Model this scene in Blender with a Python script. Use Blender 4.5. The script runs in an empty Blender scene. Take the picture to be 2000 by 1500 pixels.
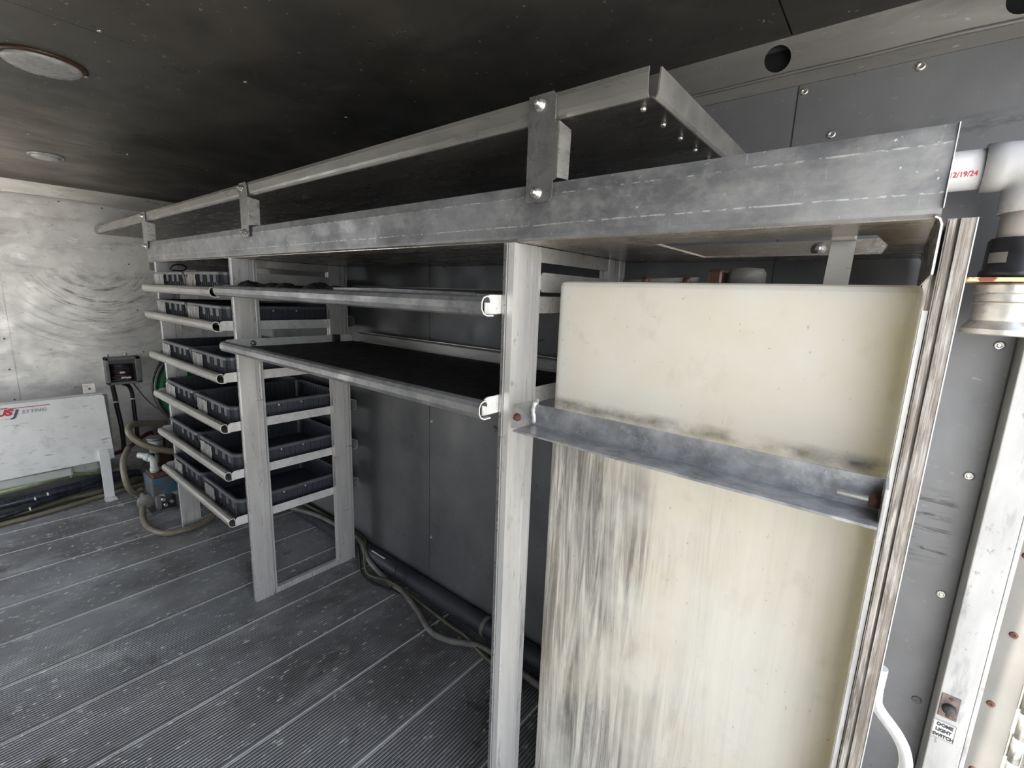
import bpy, bmesh, math, random
from math import radians, sin, cos, pi
from mathutils import Vector, Matrix
random.seed(7)
S = bpy.context.scene
COL = S.collection

# ------------------------------------------------------------ camera, sky, sun, exposure
cd = bpy.data.cameras.new('camera'); cam = bpy.data.objects.new('camera', cd); COL.objects.link(cam)
cam.location = (0, 0, 1.5); cam.rotation_mode = 'XYZ'
cam.rotation_euler = (radians(79.184), radians(-2.068), radians(39.339))
cd.sensor_width = 36; cd.lens = 904.95 / 2000 * 36; cd.clip_start = .02; cd.clip_end = 300
S.camera = cam
S.view_settings.view_transform = 'Standard'; S.view_settings.look = 'None'
S.view_settings.gamma = 1; S.view_settings.use_curve_mapping = False
S.view_settings.exposure = .80
W = bpy.data.worlds.new('sky'); S.world = W; W.use_nodes = True
wn = W.node_tree; wn.nodes.clear()
wo = wn.nodes.new('ShaderNodeOutputWorld'); wb = wn.nodes.new('ShaderNodeBackground')
wtc = wn.nodes.new('ShaderNodeTexCoord'); wsx = wn.nodes.new('ShaderNodeSeparateXYZ'); wr = wn.nodes.new('ShaderNodeValToRGB')
wn.links.new(wtc.outputs['Generated'], wsx.inputs[0]); wn.links.new(wsx.outputs['Z'], wr.inputs[0])
wr.color_ramp.elements[0].position = 0.0; wr.color_ramp.elements[0].color = (.955, .975, 1, 1)
wr.color_ramp.elements[1].position = 1.0; wr.color_ramp.elements[1].color = (.36, .44, .60, 1)
wn.links.new(wr.outputs[0], wb.inputs[0]); wb.inputs[1].default_value = 3.1
wn.links.new(wb.outputs[0], wo.inputs[0])
sd = bpy.data.lights.new('sun', 'SUN'); sun = bpy.data.objects.new('sun', sd); COL.objects.link(sun)
sd.energy = 12.0; sd.angle = radians(.6); sd.color = (1, .95, .86)
sun.rotation_euler = Vector((.06, -1.0, 2.3)).to_track_quat('Z', 'Y').to_euler()
def portal(loc, rot, sx, sy):
    l = bpy.data.lights.new('portal', 'AREA'); l.shape = 'RECTANGLE'; l.size = sx; l.size_y = sy; l.cycles.is_portal = True
    o = bpy.data.objects.new('portal', l); COL.objects.link(o); o.location = loc; o.rotation_euler = rot
portal((.34, .285, 1.03), (0, radians(90), 0), 2.04, 2.15)
portal((-3.75, -.87, 1.0), (radians(90), 0, 0), 1.0, 1.9)
cy = S.cycles
cy.max_bounces = 10; cy.diffuse_bounces = 6; cy.glossy_bounces = 4; cy.transmission_bounces = 4
cy.sample_clamp_indirect = 6; cy.caustics_reflective = False; cy.caustics_refractive = False

# ------------------------------------------------------------ materials
class NT:
    def __init__(s, m):
        s.t = m.node_tree; s.tc = s.t.nodes.new('ShaderNodeNewGeometry')   # world position: neighbours of one kind do not repeat
    def n(s, k, **kw):
        x = s.t.nodes.new(k)
        for a, b in kw.items(): setattr(x, a, b)
        return x
    def l(s, a, b): s.t.links.new(a, b)
    def map(s, scale, loc=(0, 0, 0)):
        m = s.n('ShaderNodeMapping'); m.inputs['Scale'].default_value = scale; m.inputs['Location'].default_value = loc
        s.l(s.tc.outputs['Position'], m.inputs[0]); return m.outputs[0]
    def noise(s, vec, scale, detail=4, rough=.6, dist=0):
        x = s.n('ShaderNodeTexNoise'); x.inputs['Scale'].default_value = scale; x.inputs['Detail'].default_value = detail
        x.inputs['Roughness'].default_value = rough; x.inputs['Distortion'].default_value = dist
        s.l(vec, x.inputs['Vector']); return x.outputs[0]
    def ramp(s, v, a, b):
        x = s.n('ShaderNodeMapRange'); x.inputs[1].default_value = a; x.inputs[2].default_value = b; s.l(v, x.inputs[0]); return x.outputs[0]
    def math(s, op, a, b=None, c=None):
        x = s.n('ShaderNodeMath', operation=op)
        for i, v in enumerate((a, b, c)):
            if v is None: continue
            if isinstance(v, (int, float)): x.inputs[i].default_value = v
            else: s.l(v, x.inputs[i])
        return x.outputs[0]
    def mix(s, f, a, b):
        x = s.n('ShaderNodeMix', data_type='RGBA')
        if isinstance(f, (int, float)): x.inputs[0].default_value = f
        else: s.l(f, x.inputs[0])
        for i, v in ((6, a), (7, b)):
            if isinstance(v, tuple): x.inputs[i].default_value = (*v, 1)
            else: s.l(v, x.inputs[i])
        return x.outputs[2]
MATS = {}
def mat(name, c1, c2=None, scale=4, stretch=(1, 1, 1), rough=.5, metal=0, spots=None, dirt=None, bump=0, bscale=60, lo=.35, hi=.65, rvar=.12, extra=None, **pr):
    """c1/c2 patchy base, spots=(colour, scale, lo, hi, stretch), dirt=(colour, scale, lo, hi, stretch)"""
    m = bpy.data.materials.new(name); m.use_nodes = True; MATS[name] = m
    q = NT(m); b = m.node_tree.nodes['Principled BSDF']
    b.inputs['Metallic'].default_value = metal; b.inputs['Roughness'].default_value = rough
    for k, v in pr.items(): b.inputs[k.replace('_', ' ')].default_value = v
    c2 = c2 or tuple(v * .8 for v in c1)
    vec = q.map(stretch); nz = q.noise(vec, scale, 6, .62)
    col = q.mix(q.ramp(nz, lo, hi), c1, c2)
    for d in (dirt, spots):
        if d:
            for e in (d if isinstance(d, list) else [d]):
                v2 = q.map(e[4] if len(e) > 4 else (1, 1, 1), (3.1, 1.7, 5.3))
                f = q.ramp(q.noise(v2, e[1], 5, .65), e[2], e[3])
                col = q.mix(f, col, e[0])
    if extra: col = extra(q, col)
    q.l(col, b.inputs['Base Color'])
    if rvar:
        rr = q.n('ShaderNodeMapRange'); rr.inputs[3].default_value = rough - rvar; rr.inputs[4].default_value = rough + rvar
        rr.inputs[1].default_value = .3; rr.inputs[2].default_value = .7
        q.l(q.noise(q.map(stretch, (9, 2, 4)), scale * 2.5, 4), rr.inputs[0]); q.l(rr.outputs[0], b.inputs['Roughness'])
    if bump:
        bp = q.n('ShaderNodeBump'); bp.inputs['Strength'].default_value = bump; bp.inputs['Distance'].default_value = .004
        q.l(q.noise(q.map(stretch, (1, 8, 2)), bscale, 4), bp.inputs['Height']); q.l(bp.outputs[0], b.inputs['Normal'])
    return m

def sep(q):
    s = q.n('ShaderNodeSeparateXYZ'); q.l(q.tc.outputs['Position'], s.inputs[0]); return s.outputs
def arcs(q, col):      # curved rub marks left by something that swung on the front wall (object space: y, z)
    s = sep(q)
    y = q.math('SUBTRACT', s[1], .79); z = q.math('SUBTRACT', s[2], 1.70)
    r = q.math('SQRT', q.math('ADD', q.math('MULTIPLY', y, y), q.math('MULTIPLY', z, z)))
    a = q.math('ARCTAN2', y, q.math('MULTIPLY', z, -1))
    cb = q.n('ShaderNodeCombineXYZ'); q.l(q.math('MULTIPLY', r, 24), cb.inputs[0]); q.l(q.math('MULTIPLY', a, 1.1), cb.inputs[1])
    nz = q.noise(cb.outputs[0], 1.3, 6, .7, .3)
    f = q.ramp(nz, .50, .66)
    ma = q.math('SUBTRACT', 1, q.ramp(q.math('ABSOLUTE', a), .55, 1.25))
    mr = q.math('MULTIPLY', q.ramp(r, .10, .24), q.math('SUBTRACT', 1, q.ramp(r, .36, .85)))
    return q.mix(q.math('MULTIPLY', q.math('MULTIPLY', f, ma), q.math('MULTIPLY', mr, .85)), col, (.06, .058, .055))
def tankdirt_shade(q, col):  # rubbed grey grime on the lower left half of the tank face, and a painted shadow line above the brace
    s = sep(q)
    wz = q.math('SUBTRACT', 1, q.ramp(s[2], 1.16, 1.27))
    wx = q.math('SUBTRACT', 1, q.ramp(s[0], -.36, -.16))
    wx2 = q.math('ADD', q.math('MULTIPLY', wx, .9), .1)
    n1 = q.noise(q.map((16, 16, .9)), 2.4, 9, .72, .9)
    n2 = q.noise(q.map((1.6, 1, 1.1), (5, 3, 1)), 3.2, 4, .55)
    f = q.math('MULTIPLY', q.math('MULTIPLY', q.ramp(n1, .38, .60), q.ramp(n2, .28, .55)), q.math('MULTIPLY', wz, wx2))
    col = q.mix(q.math('MULTIPLY', f, .85), col, (.10, .095, .09))
    n4 = q.noise(q.map((26, 26, .7), (2, 2, 7)), 3, 8, .7, 1.4)
    ed = q.math('MULTIPLY', q.math('SUBTRACT', 1, q.ramp(s[0], -.56, -.50)), wz)
    col = q.mix(q.math('MULTIPLY', q.math('MULTIPLY', q.ramp(n4, .47, .6), ed), .75), col, (.16, .145, .125))
    band = q.math('SUBTRACT', 1, q.ramp(q.math('ABSOLUTE', q.math('SUBTRACT', s[2], 1.260)), .003, .020))  # shadow along the brace top, painted as a dark band
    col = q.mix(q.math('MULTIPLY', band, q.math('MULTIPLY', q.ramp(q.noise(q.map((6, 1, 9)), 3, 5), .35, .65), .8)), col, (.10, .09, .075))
    n3 = q.noise(q.map((1, 1, 1), (8, 1, 3)), 3.0, 4, .6)
    col = q.mix(q.math('MULTIPLY', q.ramp(n3, .46, .74), .42), col, (.60, .50, .33))
    n6 = q.noise(q.map((1.3, 1, 1), (4, 4, 4)), 11, 5, .6)
    col = q.mix(q.math('MULTIPLY', q.ramp(n6, .60, .78), .28), col, (.38, .33, .24))
    n5 = q.noise(q.map((1, 1, 1), (1, 9, 3)), 90, 3, .5)
    return q.mix(q.math('MULTIPLY', q.ramp(n5, .70, .76), .5), col, (.25, .2, .14))
def diamond(q, col): return col

def scuffs(q, col):
    s = sep(q)
    f = q.ramp(q.noise(q.map((3.5, 1, 34), (2, 0, 5)), 2.2, 6, .7, .4), .50, .62)
    m = q.math('MULTIPLY', q.math('MULTIPLY', q.ramp(s[0], .075, .10), q.math('SUBTRACT', 1, q.ramp(s[0], .165, .18))), q.math('MULTIPLY', q.ramp(s[2], .90, .93), q.math('SUBTRACT', 1, q.ramp(s[2], 1.07, 1.10))))
    col = q.mix(q.math('MULTIPLY', q.math('MULTIPLY', f, m), .8), col, (.045, .045, .05))
    b = q.math('SUBTRACT', 1, q.ramp(q.math('ABSOLUTE', q.math('SUBTRACT', s[2], 1.885)), .004, .028))
    f2 = q.ramp(q.noise(q.map((6, 1, 20), (1, 0, 2)), 3, 7, .75), .48, .66)
    return q.mix(q.math('MULTIPLY', q.math('MULTIPLY', b, f2), .7), col, (.05, .048, .045))
def groove(q, col):
    s = sep(q); return q.mix(q.math('MULTIPLY', q.math('SUBTRACT', 1, q.ramp(s[2], -.0026, -.0012)), .7), col, (.022, .021, .02))
M_FLOOR = mat('ribbed_floor_aluminium', (.37, .37, .378), (.21, .214, .224), 2.2, (1, .45, 1), .46, .35,
              spots=[((.66, .66, .64), 48, .60, .66, (1, .6, 1)), ((.60, .59, .56), 16, .64, .76, (1, .5, 1)), ((.48, .48, .47), 7, .52, .80, (1, .5, 1))],
              dirt=[((.11, .10, .085), 1.6, .5, .78), ((.10, .085, .07), 6, .60, .72)], rvar=.1, extra=groove)
M_JOINT = mat('worn_joint_edge', (.92, .92, .91), (.75, .75, .75), 20, rough=.4, metal=.1)
def brown(q, col):  # brown tint at the front left, the ceiling's warm glow put into the colour
    s = sep(q)
    m = q.math('MULTIPLY', q.math('SUBTRACT', 1, q.ramp(s[0], -3.3, -1.9)), q.math('SUBTRACT', 1, q.ramp(s[1], .25, .95)))
    f = q.ramp(q.noise(q.map((2.2, .8, 1), (3, 1, 0)), 2.0, 6, .65, .6), .30, .62)
    return q.mix(q.math('MULTIPLY', q.math('MULTIPLY', m, f), .8), col, (.33, .275, .215))
M_CEIL = mat('dark_ceiling_sheet', (.12, .117, .112), (.055, .054, .052), 1.3, (1, 1, 1), .38, .45,
             dirt=[((.22, .185, .145), .9, .55, .9), ((.022, .022, .022), 3, .55, .8, (.5, 1, 1))],
             spots=[((.50, .50, .49), 50, .66, .71), ((.22, .22, .22), 7, .66, .85, (1, .4, 1))], rvar=.12, extra=brown)
M_COVE = mat('grimy_cove_aluminium', (.24, .235, .23), (.15, .148, .145), 3, (.4, 1, 2), .5, .35,
             dirt=[((.09, .088, .085), 5, .52, .75, (.4, 1, 2)), ((.40, .39, .38), 50, .64, .74, (.5, 1, 2))])
M_WALLA = mat('side_wall_sheet', (.20, .205, .215), (.135, .138, .145), 2.5, (1, 1, .8), .48, .35,
              dirt=[((.10, .09, .08), 4, .58, .85, (.6, 1, 1)), ((.04, .04, .04), 26, .66, .74, (.5, 1, .8))],
              spots=((.34, .34, .34), 80, .64, .82, (.7, 1, 1)), rvar=.1, extra=scuffs)
M_WALLB = mat('front_wall_sheet', (.72, .70, .655), (.54, .53, .51), 3.2, (1, 1, 1), .42, .4,
              dirt=[((.34, .33, .31), 9, .52, .8, (1, .6, 1.6)), ((.20, .17, .14), 46, .62, .74, (1, .7, 1.3)), ((.82, .80, .75), 12, .58, .72, (1, .6, 1.4))], extra=arcs, rvar=.12)
M_WALLC = mat('bright_side_sheet', (.60, .59, .57), (.45, .445, .43), 3, rough=.45, metal=.3)
M_TRIMB = mat('front_cove_strip', (.62, .60, .55), (.42, .41, .38), 5, (1, .3, 2), .36, .5, dirt=((.16, .14, .12), 6, .6, .8, (1, .3, 2)))
M_JAMB = mat('chalky_white_frame', (.43, .43, .43), (.33, .33, .33), 7, (2, 2, .5), .5, .1,
             dirt=[((.20, .20, .21), 14, .52, .74, (2, 2, .5)), ((.17, .165, .17), 40, .62, .72, (1, 1, .7))])
M_DOORF = mat('door_flange_grey', (.22, .213, .20), (.17, .167, .158), 5, rough=.5, metal=.2)
M_POST = mat('brushed_post_aluminium', (.80, .79, .765), (.60, .595, .59), 5, (3, 3, .35), .36, .45,
             dirt=[((.30, .285, .26), 16, .60, .78, (2, 2, .4)), ((.30, .24, .18), 9, .66, .72)], bump=.12, bscale=30)
M_POSTL = mat('marked_post_aluminium', (.80, .79, .765), (.60, .595, .59), 5, (3, 3, .35), .36, .45,
              dirt=[((.30, .285, .26), 16, .60, .78, (2, 2, .4)), ((.30, .28, .26), 4, .66, .69, (1, 1, 11)), ((.62, .52, .42), 4, .6, .8)], bump=.12, bscale=30)
M_POSTD = mat('oxidised_post_aluminium', (.30, .265, .23), (.15, .13, .11), 16, (7, 7, .30), .5, .3,
              dirt=[((.50, .48, .45), 16, .44, .68, (7, 7, .9)), ((.10, .095, .09), 9, .68, .74, (2, 2, .8))], bump=.3, bscale=24)
M_TRAY = mat('tray_aluminium', (.64, .63, .60), (.46, .455, .44), 6, (.4, 2, 2), .38, .5,
             dirt=[((.24, .235, .22), 14, .58, .8, (.5, 2, 2))], bump=.08)
M_TLIP = mat('beige_grey_lip', (.44, .43, .40), (.31, .30, .28), 7, (.4, 2, 2), .42, .4,
             dirt=[((.18, .175, .165), 14, .56, .8, (.5, 2, 2))], bump=.08)
M_TAB = mat('clean_aluminium_edge', (.86, .86, .84), (.72, .72, .70), 30, rough=.35, metal=.25)
def liplines(q, col):
    s = sep(q); out = None
    for z0, lo in ((1.644, .46), (1.700, .52)):
        zz = q.math('ADD', s[2], q.math('MULTIPLY', q.math('SUBTRACT', q.noise(q.map((2, 0, 0)), 2, 2), .5), .006))
        l = q.math('SUBTRACT', 1, q.ramp(q.math('ABSOLUTE', q.math('SUBTRACT', zz, z0)), .0005, .0016))
        g = q.ramp(q.noise(q.map((22, 1, 60), (z0, 0, 0)), 3, 4), lo, lo + .08)
        col = q.mix(q.math('MULTIPLY', q.math('MULTIPLY', l, g), .75), col, (.66, .66, .64))
    sc = q.ramp(q.noise(q.map((60, 1, 5), (3, 0, 1)), 2.2, 5, .6), .66, .72)
    return q.mix(q.math('MULTIPLY', sc, .45), col, (.62, .62, .60))
M_LIP = mat('galvanised_lip', (.30, .305, .32), (.17, .175, .185), 7, (.5, 1, 1.2), .44, .5,
            dirt=[((.38, .38, .375), 42, .46, .85, (.7, 1, 1)), ((.12, .12, .125), 5, .5, .75, (.7, 1, 1)), ((.42, .42, .41), 8, .50, .80, (1, 1, 1))],
            spots=((.72, .72, .72), 110, .66, .72), bump=.1, bscale=90, extra=liplines)
M_LIPW = mat('warm_galvanised_lip', (.36, .35, .325), (.24, .235, .225), 7, (.4, 1, 1.5), .34, .6,
             dirt=((.22, .215, .21), 7, .5, .85, (.4, 1, 1)), bump=.1, bscale=90)
M_PAN = mat('galvanised_pan', (.60, .54, .475), (.42, .38, .335), 5, (.5, 1.6, 1), .25, .75,
            spots=((.42, .41, .39), 70, .62, .74, (.4, 1.2, 1)), bump=.25, bscale=120, rvar=.08)
M_PAND = mat('shaded_galvanised_pan', (.20, .19, .18), (.10, .095, .09), 5, (.5, 1.6, 1), .3, .75,
             spots=((.34, .33, .31), 70, .64, .74, (.4, 1.2, 1)), bump=.25, bscale=120, rvar=.08)  # galvanised pan again, with the shade under the upper shelf put into its colour
M_BRACK = mat('bracket_steel', (.36, .36, .36), (.24, .24, .245), 14, rough=.3, metal=.7, spots=((.7, .7, .7), 90, .66, .74))
M_ZINC = mat('zinc_bolt', (.72, .70, .66), (.5, .49, .46), 60, rough=.28, metal=.8)
M_ANGLE = mat('galvanised_angle_iron', (.52, .53, .545), (.27, .277, .29), 22, rough=.4, metal=.6,
              spots=((.50, .51, .53), 75, .54, .7), dirt=((.10, .10, .105), 6, .62, .8), bump=.15, bscale=120)
M_WELD = mat('weld_plate', (.56, .55, .54), (.38, .38, .38), 22, rough=.45, metal=.4, bump=.3)
M_RUST = mat('rust', (.13, .055, .035), (.07, .03, .02), 60, rough=.85, bump=.5)
M_RUSTG = mat('rust_stained_steel', (.16, .13, .12), (.08, .05, .04), 60, rough=.6)
M_RUSTP = mat('rusty_painted_plate', (.62, .50, .30), (.20, .05, .03), 45, (1, 1, 1), .6, .1, lo=.48, hi=.55)
M_TANK = mat('cream_polyethylene', (.74, .715, .63), (.71, .69, .62), 2.2, rough=.42, extra=tankdirt_shade, rvar=.06,
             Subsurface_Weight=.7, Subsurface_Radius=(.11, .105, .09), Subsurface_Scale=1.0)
M_BIN = mat('dark_grey_plastic', (.062, .068, .082), (.045, .050, .062), 6, rough=.42, rvar=.06)
M_RIM = mat('worn_grey_plastic_rim', (.13, .138, .15), (.09, .096, .108), 14, rough=.36, rvar=.06)
M_CARD = mat('crumpled_card', (.76, .75, .72), (.40, .39, .38), 45, (1.6, 1, .3), .45, 0, bump=.6, bscale=50, lo=.42, hi=.6)
M_CARDR = mat('stained_card', (.66, .64, .60), (.30, .13, .08), 22, (1.4, 1, .6), .45, 0, bump=.6, bscale=50, lo=.5, hi=.6)
M_RUBBER = mat('black_rubber', (.012, .012, .016), (.008, .008, .010), 8, rough=.7, spots=((.14, .14, .16), 130, .74, .8))
M_BLACK = mat('black_plastic', (.018, .018, .02), (.012, .012, .013), 9, rough=.38)
M_BPIPE = mat('dusty_dark_pipe', (.045, .048, .058), (.03, .032, .038), 5, rough=.5)
M_WHITEP = mat('white_pvc', (.50, .50, .51), (.43, .43, .44), 5, rough=.28, rvar=.04, dirt=((.55, .45, .33), 9, .66, .82))
M_PVCB = mat('stained_pvc', (.42, .38, .34), (.26, .20, .15), 9, (1, 1, .6), .4, lo=.5, hi=.75)
M_WHITEB = mat('scuffed_white_paint', (.80, .81, .80), (.70, .71, .70), 6, rough=.45, dirt=[((.34, .33, .32), 26, .60, .70, (1, .45, 1.8)), ((.52, .52, .52), 8, .55, .85)])
M_WHITER = mat('white_rotomoulded_plastic', (.55, .57, .54), (.42, .44, .42), 5, rough=.4)
M_HOSEB = mat('beige_hose', (.24, .21, .155), (.15, .13, .09), 12, rough=.4)
M_HOSEG = mat('grey_hose', (.20, .195, .18), (.12, .115, .10), 12, rough=.5)
M_HOSEO = mat('olive_hose', (.11, .108, .075), (.07, .068, .045), 12, rough=.4)
M_HOSEK = mat('black_hose', (.04, .046, .062), (.018, .02, .028), 12, rough=.28)
M_CLEAR = mat('green_clear_hose', (.26, .30, .19), (.20, .23, .14), 12, rough=.25)
M_RED = mat('red_cable', (.10, .014, .014), (.06, .01, .01), 9, rough=.5)
M_GREEN = mat('green_reel_paint', (.012, .17, .045), (.008, .11, .03), 6, rough=.5)
M_BLUE = mat('blue_pump_paint', (.03, .14, .24), (.10, .09, .08), 6, rough=.5, lo=.44, hi=.54, dirt=((.06, .045, .035), 14, .55, .7))
M_BOXG = mat('grey_box_frame', (.17, .17, .165), (.11, .108, .105), 14, rough=.5)
M_LENS = mat('milky_lens', (.50, .50, .49), (.34, .34, .33), 45, rough=.3, bump=.4, bscale=60)
M_LENSB = mat('bronze_ring', (.12, .06, .04), (.07, .04, .03), 20, rough=.4, metal=.4)
M_STEEL = mat('bright_stainless', (.60, .585, .55), (.38, .37, .35), 12, (1, 1, 3), .33, .7, dirt=((.25, .24, .23), 20, .55, .75))
M_SIGN = mat('white_sign', (.56, .56, .56), (.52, .52, .52), 9, rough=.4, rvar=0)
M_INK = mat('black_ink', (.03, .03, .035), (.025, .025, .03), 9, rough=.5, rvar=0)
M_REDINK = mat('red_ink', (.52, .03, .05), (.45, .03, .05), 9, rough=.5, rvar=0)
M_BLUEINK = mat('navy_ink', (.05, .07, .13), (.04, .06, .11), 9, rough=.5, rvar=0)
M_GREYINK = mat('grey_ink', (.28, .29, .32), (.22, .23, .26), 9, rough=.5, rvar=0)
M_GROUND = mat('sunlit_concrete', (.50, .475, .43), (.42, .40, .36), 1, rough=.9)
M_HOLE = mat('painted_void_shade', (.006, .007, .010), (.005, .006, .008), 1, rough=.9, rvar=0)
M_PAPER = mat('paper_label', (.52, .51, .49), (.42, .41, .39), 40, rough=.7)
M_WASTE = mat('black_film', (.014, .014, .015), (.03, .03, .03), 30, rough=.3)

# ------------------------------------------------------------ mesh helpers
class MB:
    def __init__(s): s.bm = bmesh.new()
    def box(s, x0, x1, y0, y1, z0, z1, bev=0):
        vs = [s.bm.verts.new((x, y, z)) for z in (z0, z1) for y in (y0, y1) for x in (x0, x1)]
        fs = [s.bm.faces.new([vs[i] for i in f]) for f in ((0, 2, 3, 1), (4, 5, 7, 6), (0, 1, 5, 4), (2, 6, 7, 3), (0, 4, 6, 2), (1, 3, 7, 5))]
        if bev: bmesh.ops.bevel(s.bm, geom=list({e for f in fs for e in f.edges}), offset=bev, segments=2, profile=.5, affect='EDGES')
        return s
    def prism(s, pts, axis, a, b):
        """pts in the two other axes (in xyz order), extruded along axis from a to b"""
        def P(p, t):
            q = list(p); q.insert(axis, t); return q
        A = [s.bm.verts.new(P(p, a)) for p in pts]; B = [s.bm.verts.new(P(p, b)) for p in pts]
        n = len(pts); s.bm.faces.new(A); s.bm.faces.new(B[::-1])
        for i in range(n): s.bm.faces.new((A[i], B[i], B[(i + 1) % n], A[(i + 1) % n]))
        return s
    def sheet(s, path, th, axis, a, b):
        """thin bent sheet: open path thickened by th, extruded"""
        n = len(path); off = []
        for i, p in enumerate(path):
            p0 = Vector(path[max(i - 1, 0)]); p1 = Vector(path[min(i + 1, n - 1)]); d = (p1 - p0).normalized()
            off.append((p[0] - d.y * th, p[1] + d.x * th))
        return s.prism(list(path) + off[::-1], axis, a, b)
    def tube(s, pts, r, n=10, cap=True):
        pts = [Vector(p) for p in pts]; rings = []; up = None
        for i, p in enumerate(pts):
            d = (pts[min(i + 1, len(pts) - 1)] - pts[max(i - 1, 0)]).normalized()
            if up is None: up = d.orthogonal().normalized()
            up = (up - d * up.dot(d)).normalized(); w = d.cross(up)
            rr = r[i] if isinstance(r, (list, tuple)) else r
            rings.append([s.bm.verts.new(p + (up * cos(2 * pi * k / n) + w * sin(2 * pi * k / n)) * rr) for k in range(n)])
        for a, b in zip(rings, rings[1:]):
            for k in range(n): s.bm.faces.new((a[k], a[(k + 1) % n], b[(k + 1) % n], b[k])).smooth = True
        if cap: s.bm.faces.new(rings[0][::-1]); s.bm.faces.new(rings[-1])
        return s
    def cyl(s, p0, p1, r, n=20, r2=None):
        return s.tube([p0, p1], [r, r if r2 is None else r2], n)
    def lathe(s, prof, c, ax='z', n=28, ring=False, sharp=False):
        """prof (r, t) along axis through c"""
        if sharp: prof = [p for q in zip(prof, prof[1:]) for p in q]
        rings = []
        for r, t in prof:
            R = []
            for k in range(n):
                a = 2 * pi * k / n; u, v = r * cos(a), r * sin(a)
                q = {'z': (u, v, t), 'x': (t, u, v), 'y': (v, t, u)}[ax]
                R.append(s.bm.verts.new((c[0] + q[0], c[1] + q[1], c[2] + q[2])))
            rings.append(R)
        for i, (a, b) in enumerate(zip(rings, rings[1:])):
            if sharp and i % 2: continue
            for k in range(n): s.bm.faces.new((a[k], a[(k + 1) % n], b[(k + 1) % n], b[k])).smooth = True
        if ring:
            for k in range(n): s.bm.faces.new((rings[-1][k], rings[-1][(k + 1) % n], rings[0][(k + 1) % n], rings[0][k]))
        else: s.bm.faces.new(rings[0][::-1]); s.bm.faces.new(rings[-1])
        return s
    def loops(s, specs, nseg=4):
        """skin of rounded rectangles: (cx, cy, z, hx, hy, r)"""
        rings = []
        for cx, cy, z, hx, hy, r in specs:
            R = []
            for qx, qy, a0 in ((1, 1, 0), (-1, 1, pi / 2), (-1, -1, pi), (1, -1, 1.5 * pi)):
                for k in range(nseg + 1):
                    a = a0 + pi / 2 * k / nseg
                    R.append(s.bm.verts.new((cx + qx * (hx - r) + r * cos(a), cy + qy * (hy - r) + r * sin(a), z)))
            rings.append(R)
        n = len(rings[0])
        for a, b in zip(rings, rings[1:]):
            for k in range(n): s.bm.faces.new((a[k], a[(k + 1) % n], b[(k + 1) % n], b[k]))
        s.bm.faces.new(rings[0][::-1]); s.bm.faces.new(rings[-1])
        return s
    def arrow(s): return s
def spline(pts, n=8):
    P = [Vector(p) for p in pts]; P = [P[0] * 2 - P[1]] + P + [P[-1] * 2 - P[-2]]; out = []
    for i in range(1, len(P) - 2):
        for k in range(n):
            t = k / n; a, b, c, d = P[i - 1:i + 3]
            out.append(.5 * ((2 * b) + (c - a) * t + (2 * a - 5 * b + 4 * c - d) * t * t + (3 * b - a - 3 * c + d) * t ** 3))
    out.append(P[-2]); return out
def wloc(o):
    v = Vector((0, 0, 0))
    while o: v = v + o.location; o = o.parent
    return v
def obj(name, mb, m, parent=None, loc=None, label=None):
    bmesh.ops.recalc_face_normals(mb.bm, faces=mb.bm.faces)
    me = bpy.data.meshes.new(name)
    org = wloc(parent) if parent else Vector(loc or (0, 0, 0))
    bmesh.ops.translate(mb.bm, verts=mb.bm.verts, vec=-org)
    mb.bm.to_mesh(me); mb.bm.free(); me.materials.append(m)
    o = bpy.data.objects.new(name, me); COL.objects.link(o)
    if parent: o.parent = parent
    else: o.location = org
    if label: o['label'] = label
    return o
def tag(o, label, cat, group=None):
    o['label'] = label; o['category'] = cat
    if group: o['group'] = group
    return o
def thing(name, label, cat, loc=(0, 0, 0), group=None):
    o = bpy.data.objects.new(name, None); o.empty_display_size = .05; COL.objects.link(o); o.location = loc
    return tag(o, label, cat, group)
def struct(name, mb, m, parent=None):
    o = obj(name, mb, m, parent)
    if not parent: o['kind'] = 'structure'
    return o
def sempty(name):
    o = bpy.data.objects.new(name, None); COL.objects.link(o); o['kind'] = 'structure'; return o
def copy_tree(o, loc=None, parent=None, label=None):
    c = o.copy(); COL.objects.link(c)
    if parent: c.parent = parent
    if loc is not None: c.location = loc
    if label: c['label'] = label
    for ch in [x for x in bpy.data.objects if x.parent == o]: copy_tree(ch, None, c)
    return c
def text(name, body, size, m, parent, origin, xdir, ydir, shear=0, extrude=.0006, wrap=None, offset=0, sx=1, space=1):
    cu = bpy.data.curves.new(name, 'FONT'); cu.body = body; cu.size = size; cu.extrude = extrude; cu.shear = shear
    cu.offset = offset; cu.align_x = 'LEFT'; cu.space_character = space; cu.resolution_u = 3
    t = bpy.data.objects.new('tmp', cu); COL.objects.link(t)
    dg = bpy.context.evaluated_depsgraph_get(); dg.update()
    me = bpy.data.meshes.new_from_object(t.evaluated_get(dg)); bpy.data.objects.remove(t)
    X = Vector(xdir).normalized(); Y = Vector(ydir).normalized(); N = X.cross(Y); O = Vector(origin); off = wloc(parent)
    for v in me.vertices:
        if wrap: v.co = Vector(wrap(v.co.x * sx, v.co.y, v.co.z)) - off
        else: v.co = O + X * v.co.x * sx + Y * v.co.y + N * (v.co.z + .0006) - off
    me.materials.clear(); me.materials.append(m)
    o = bpy.data.objects.new(name, me); COL.objects.link(o); o.parent = parent
    return o

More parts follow.
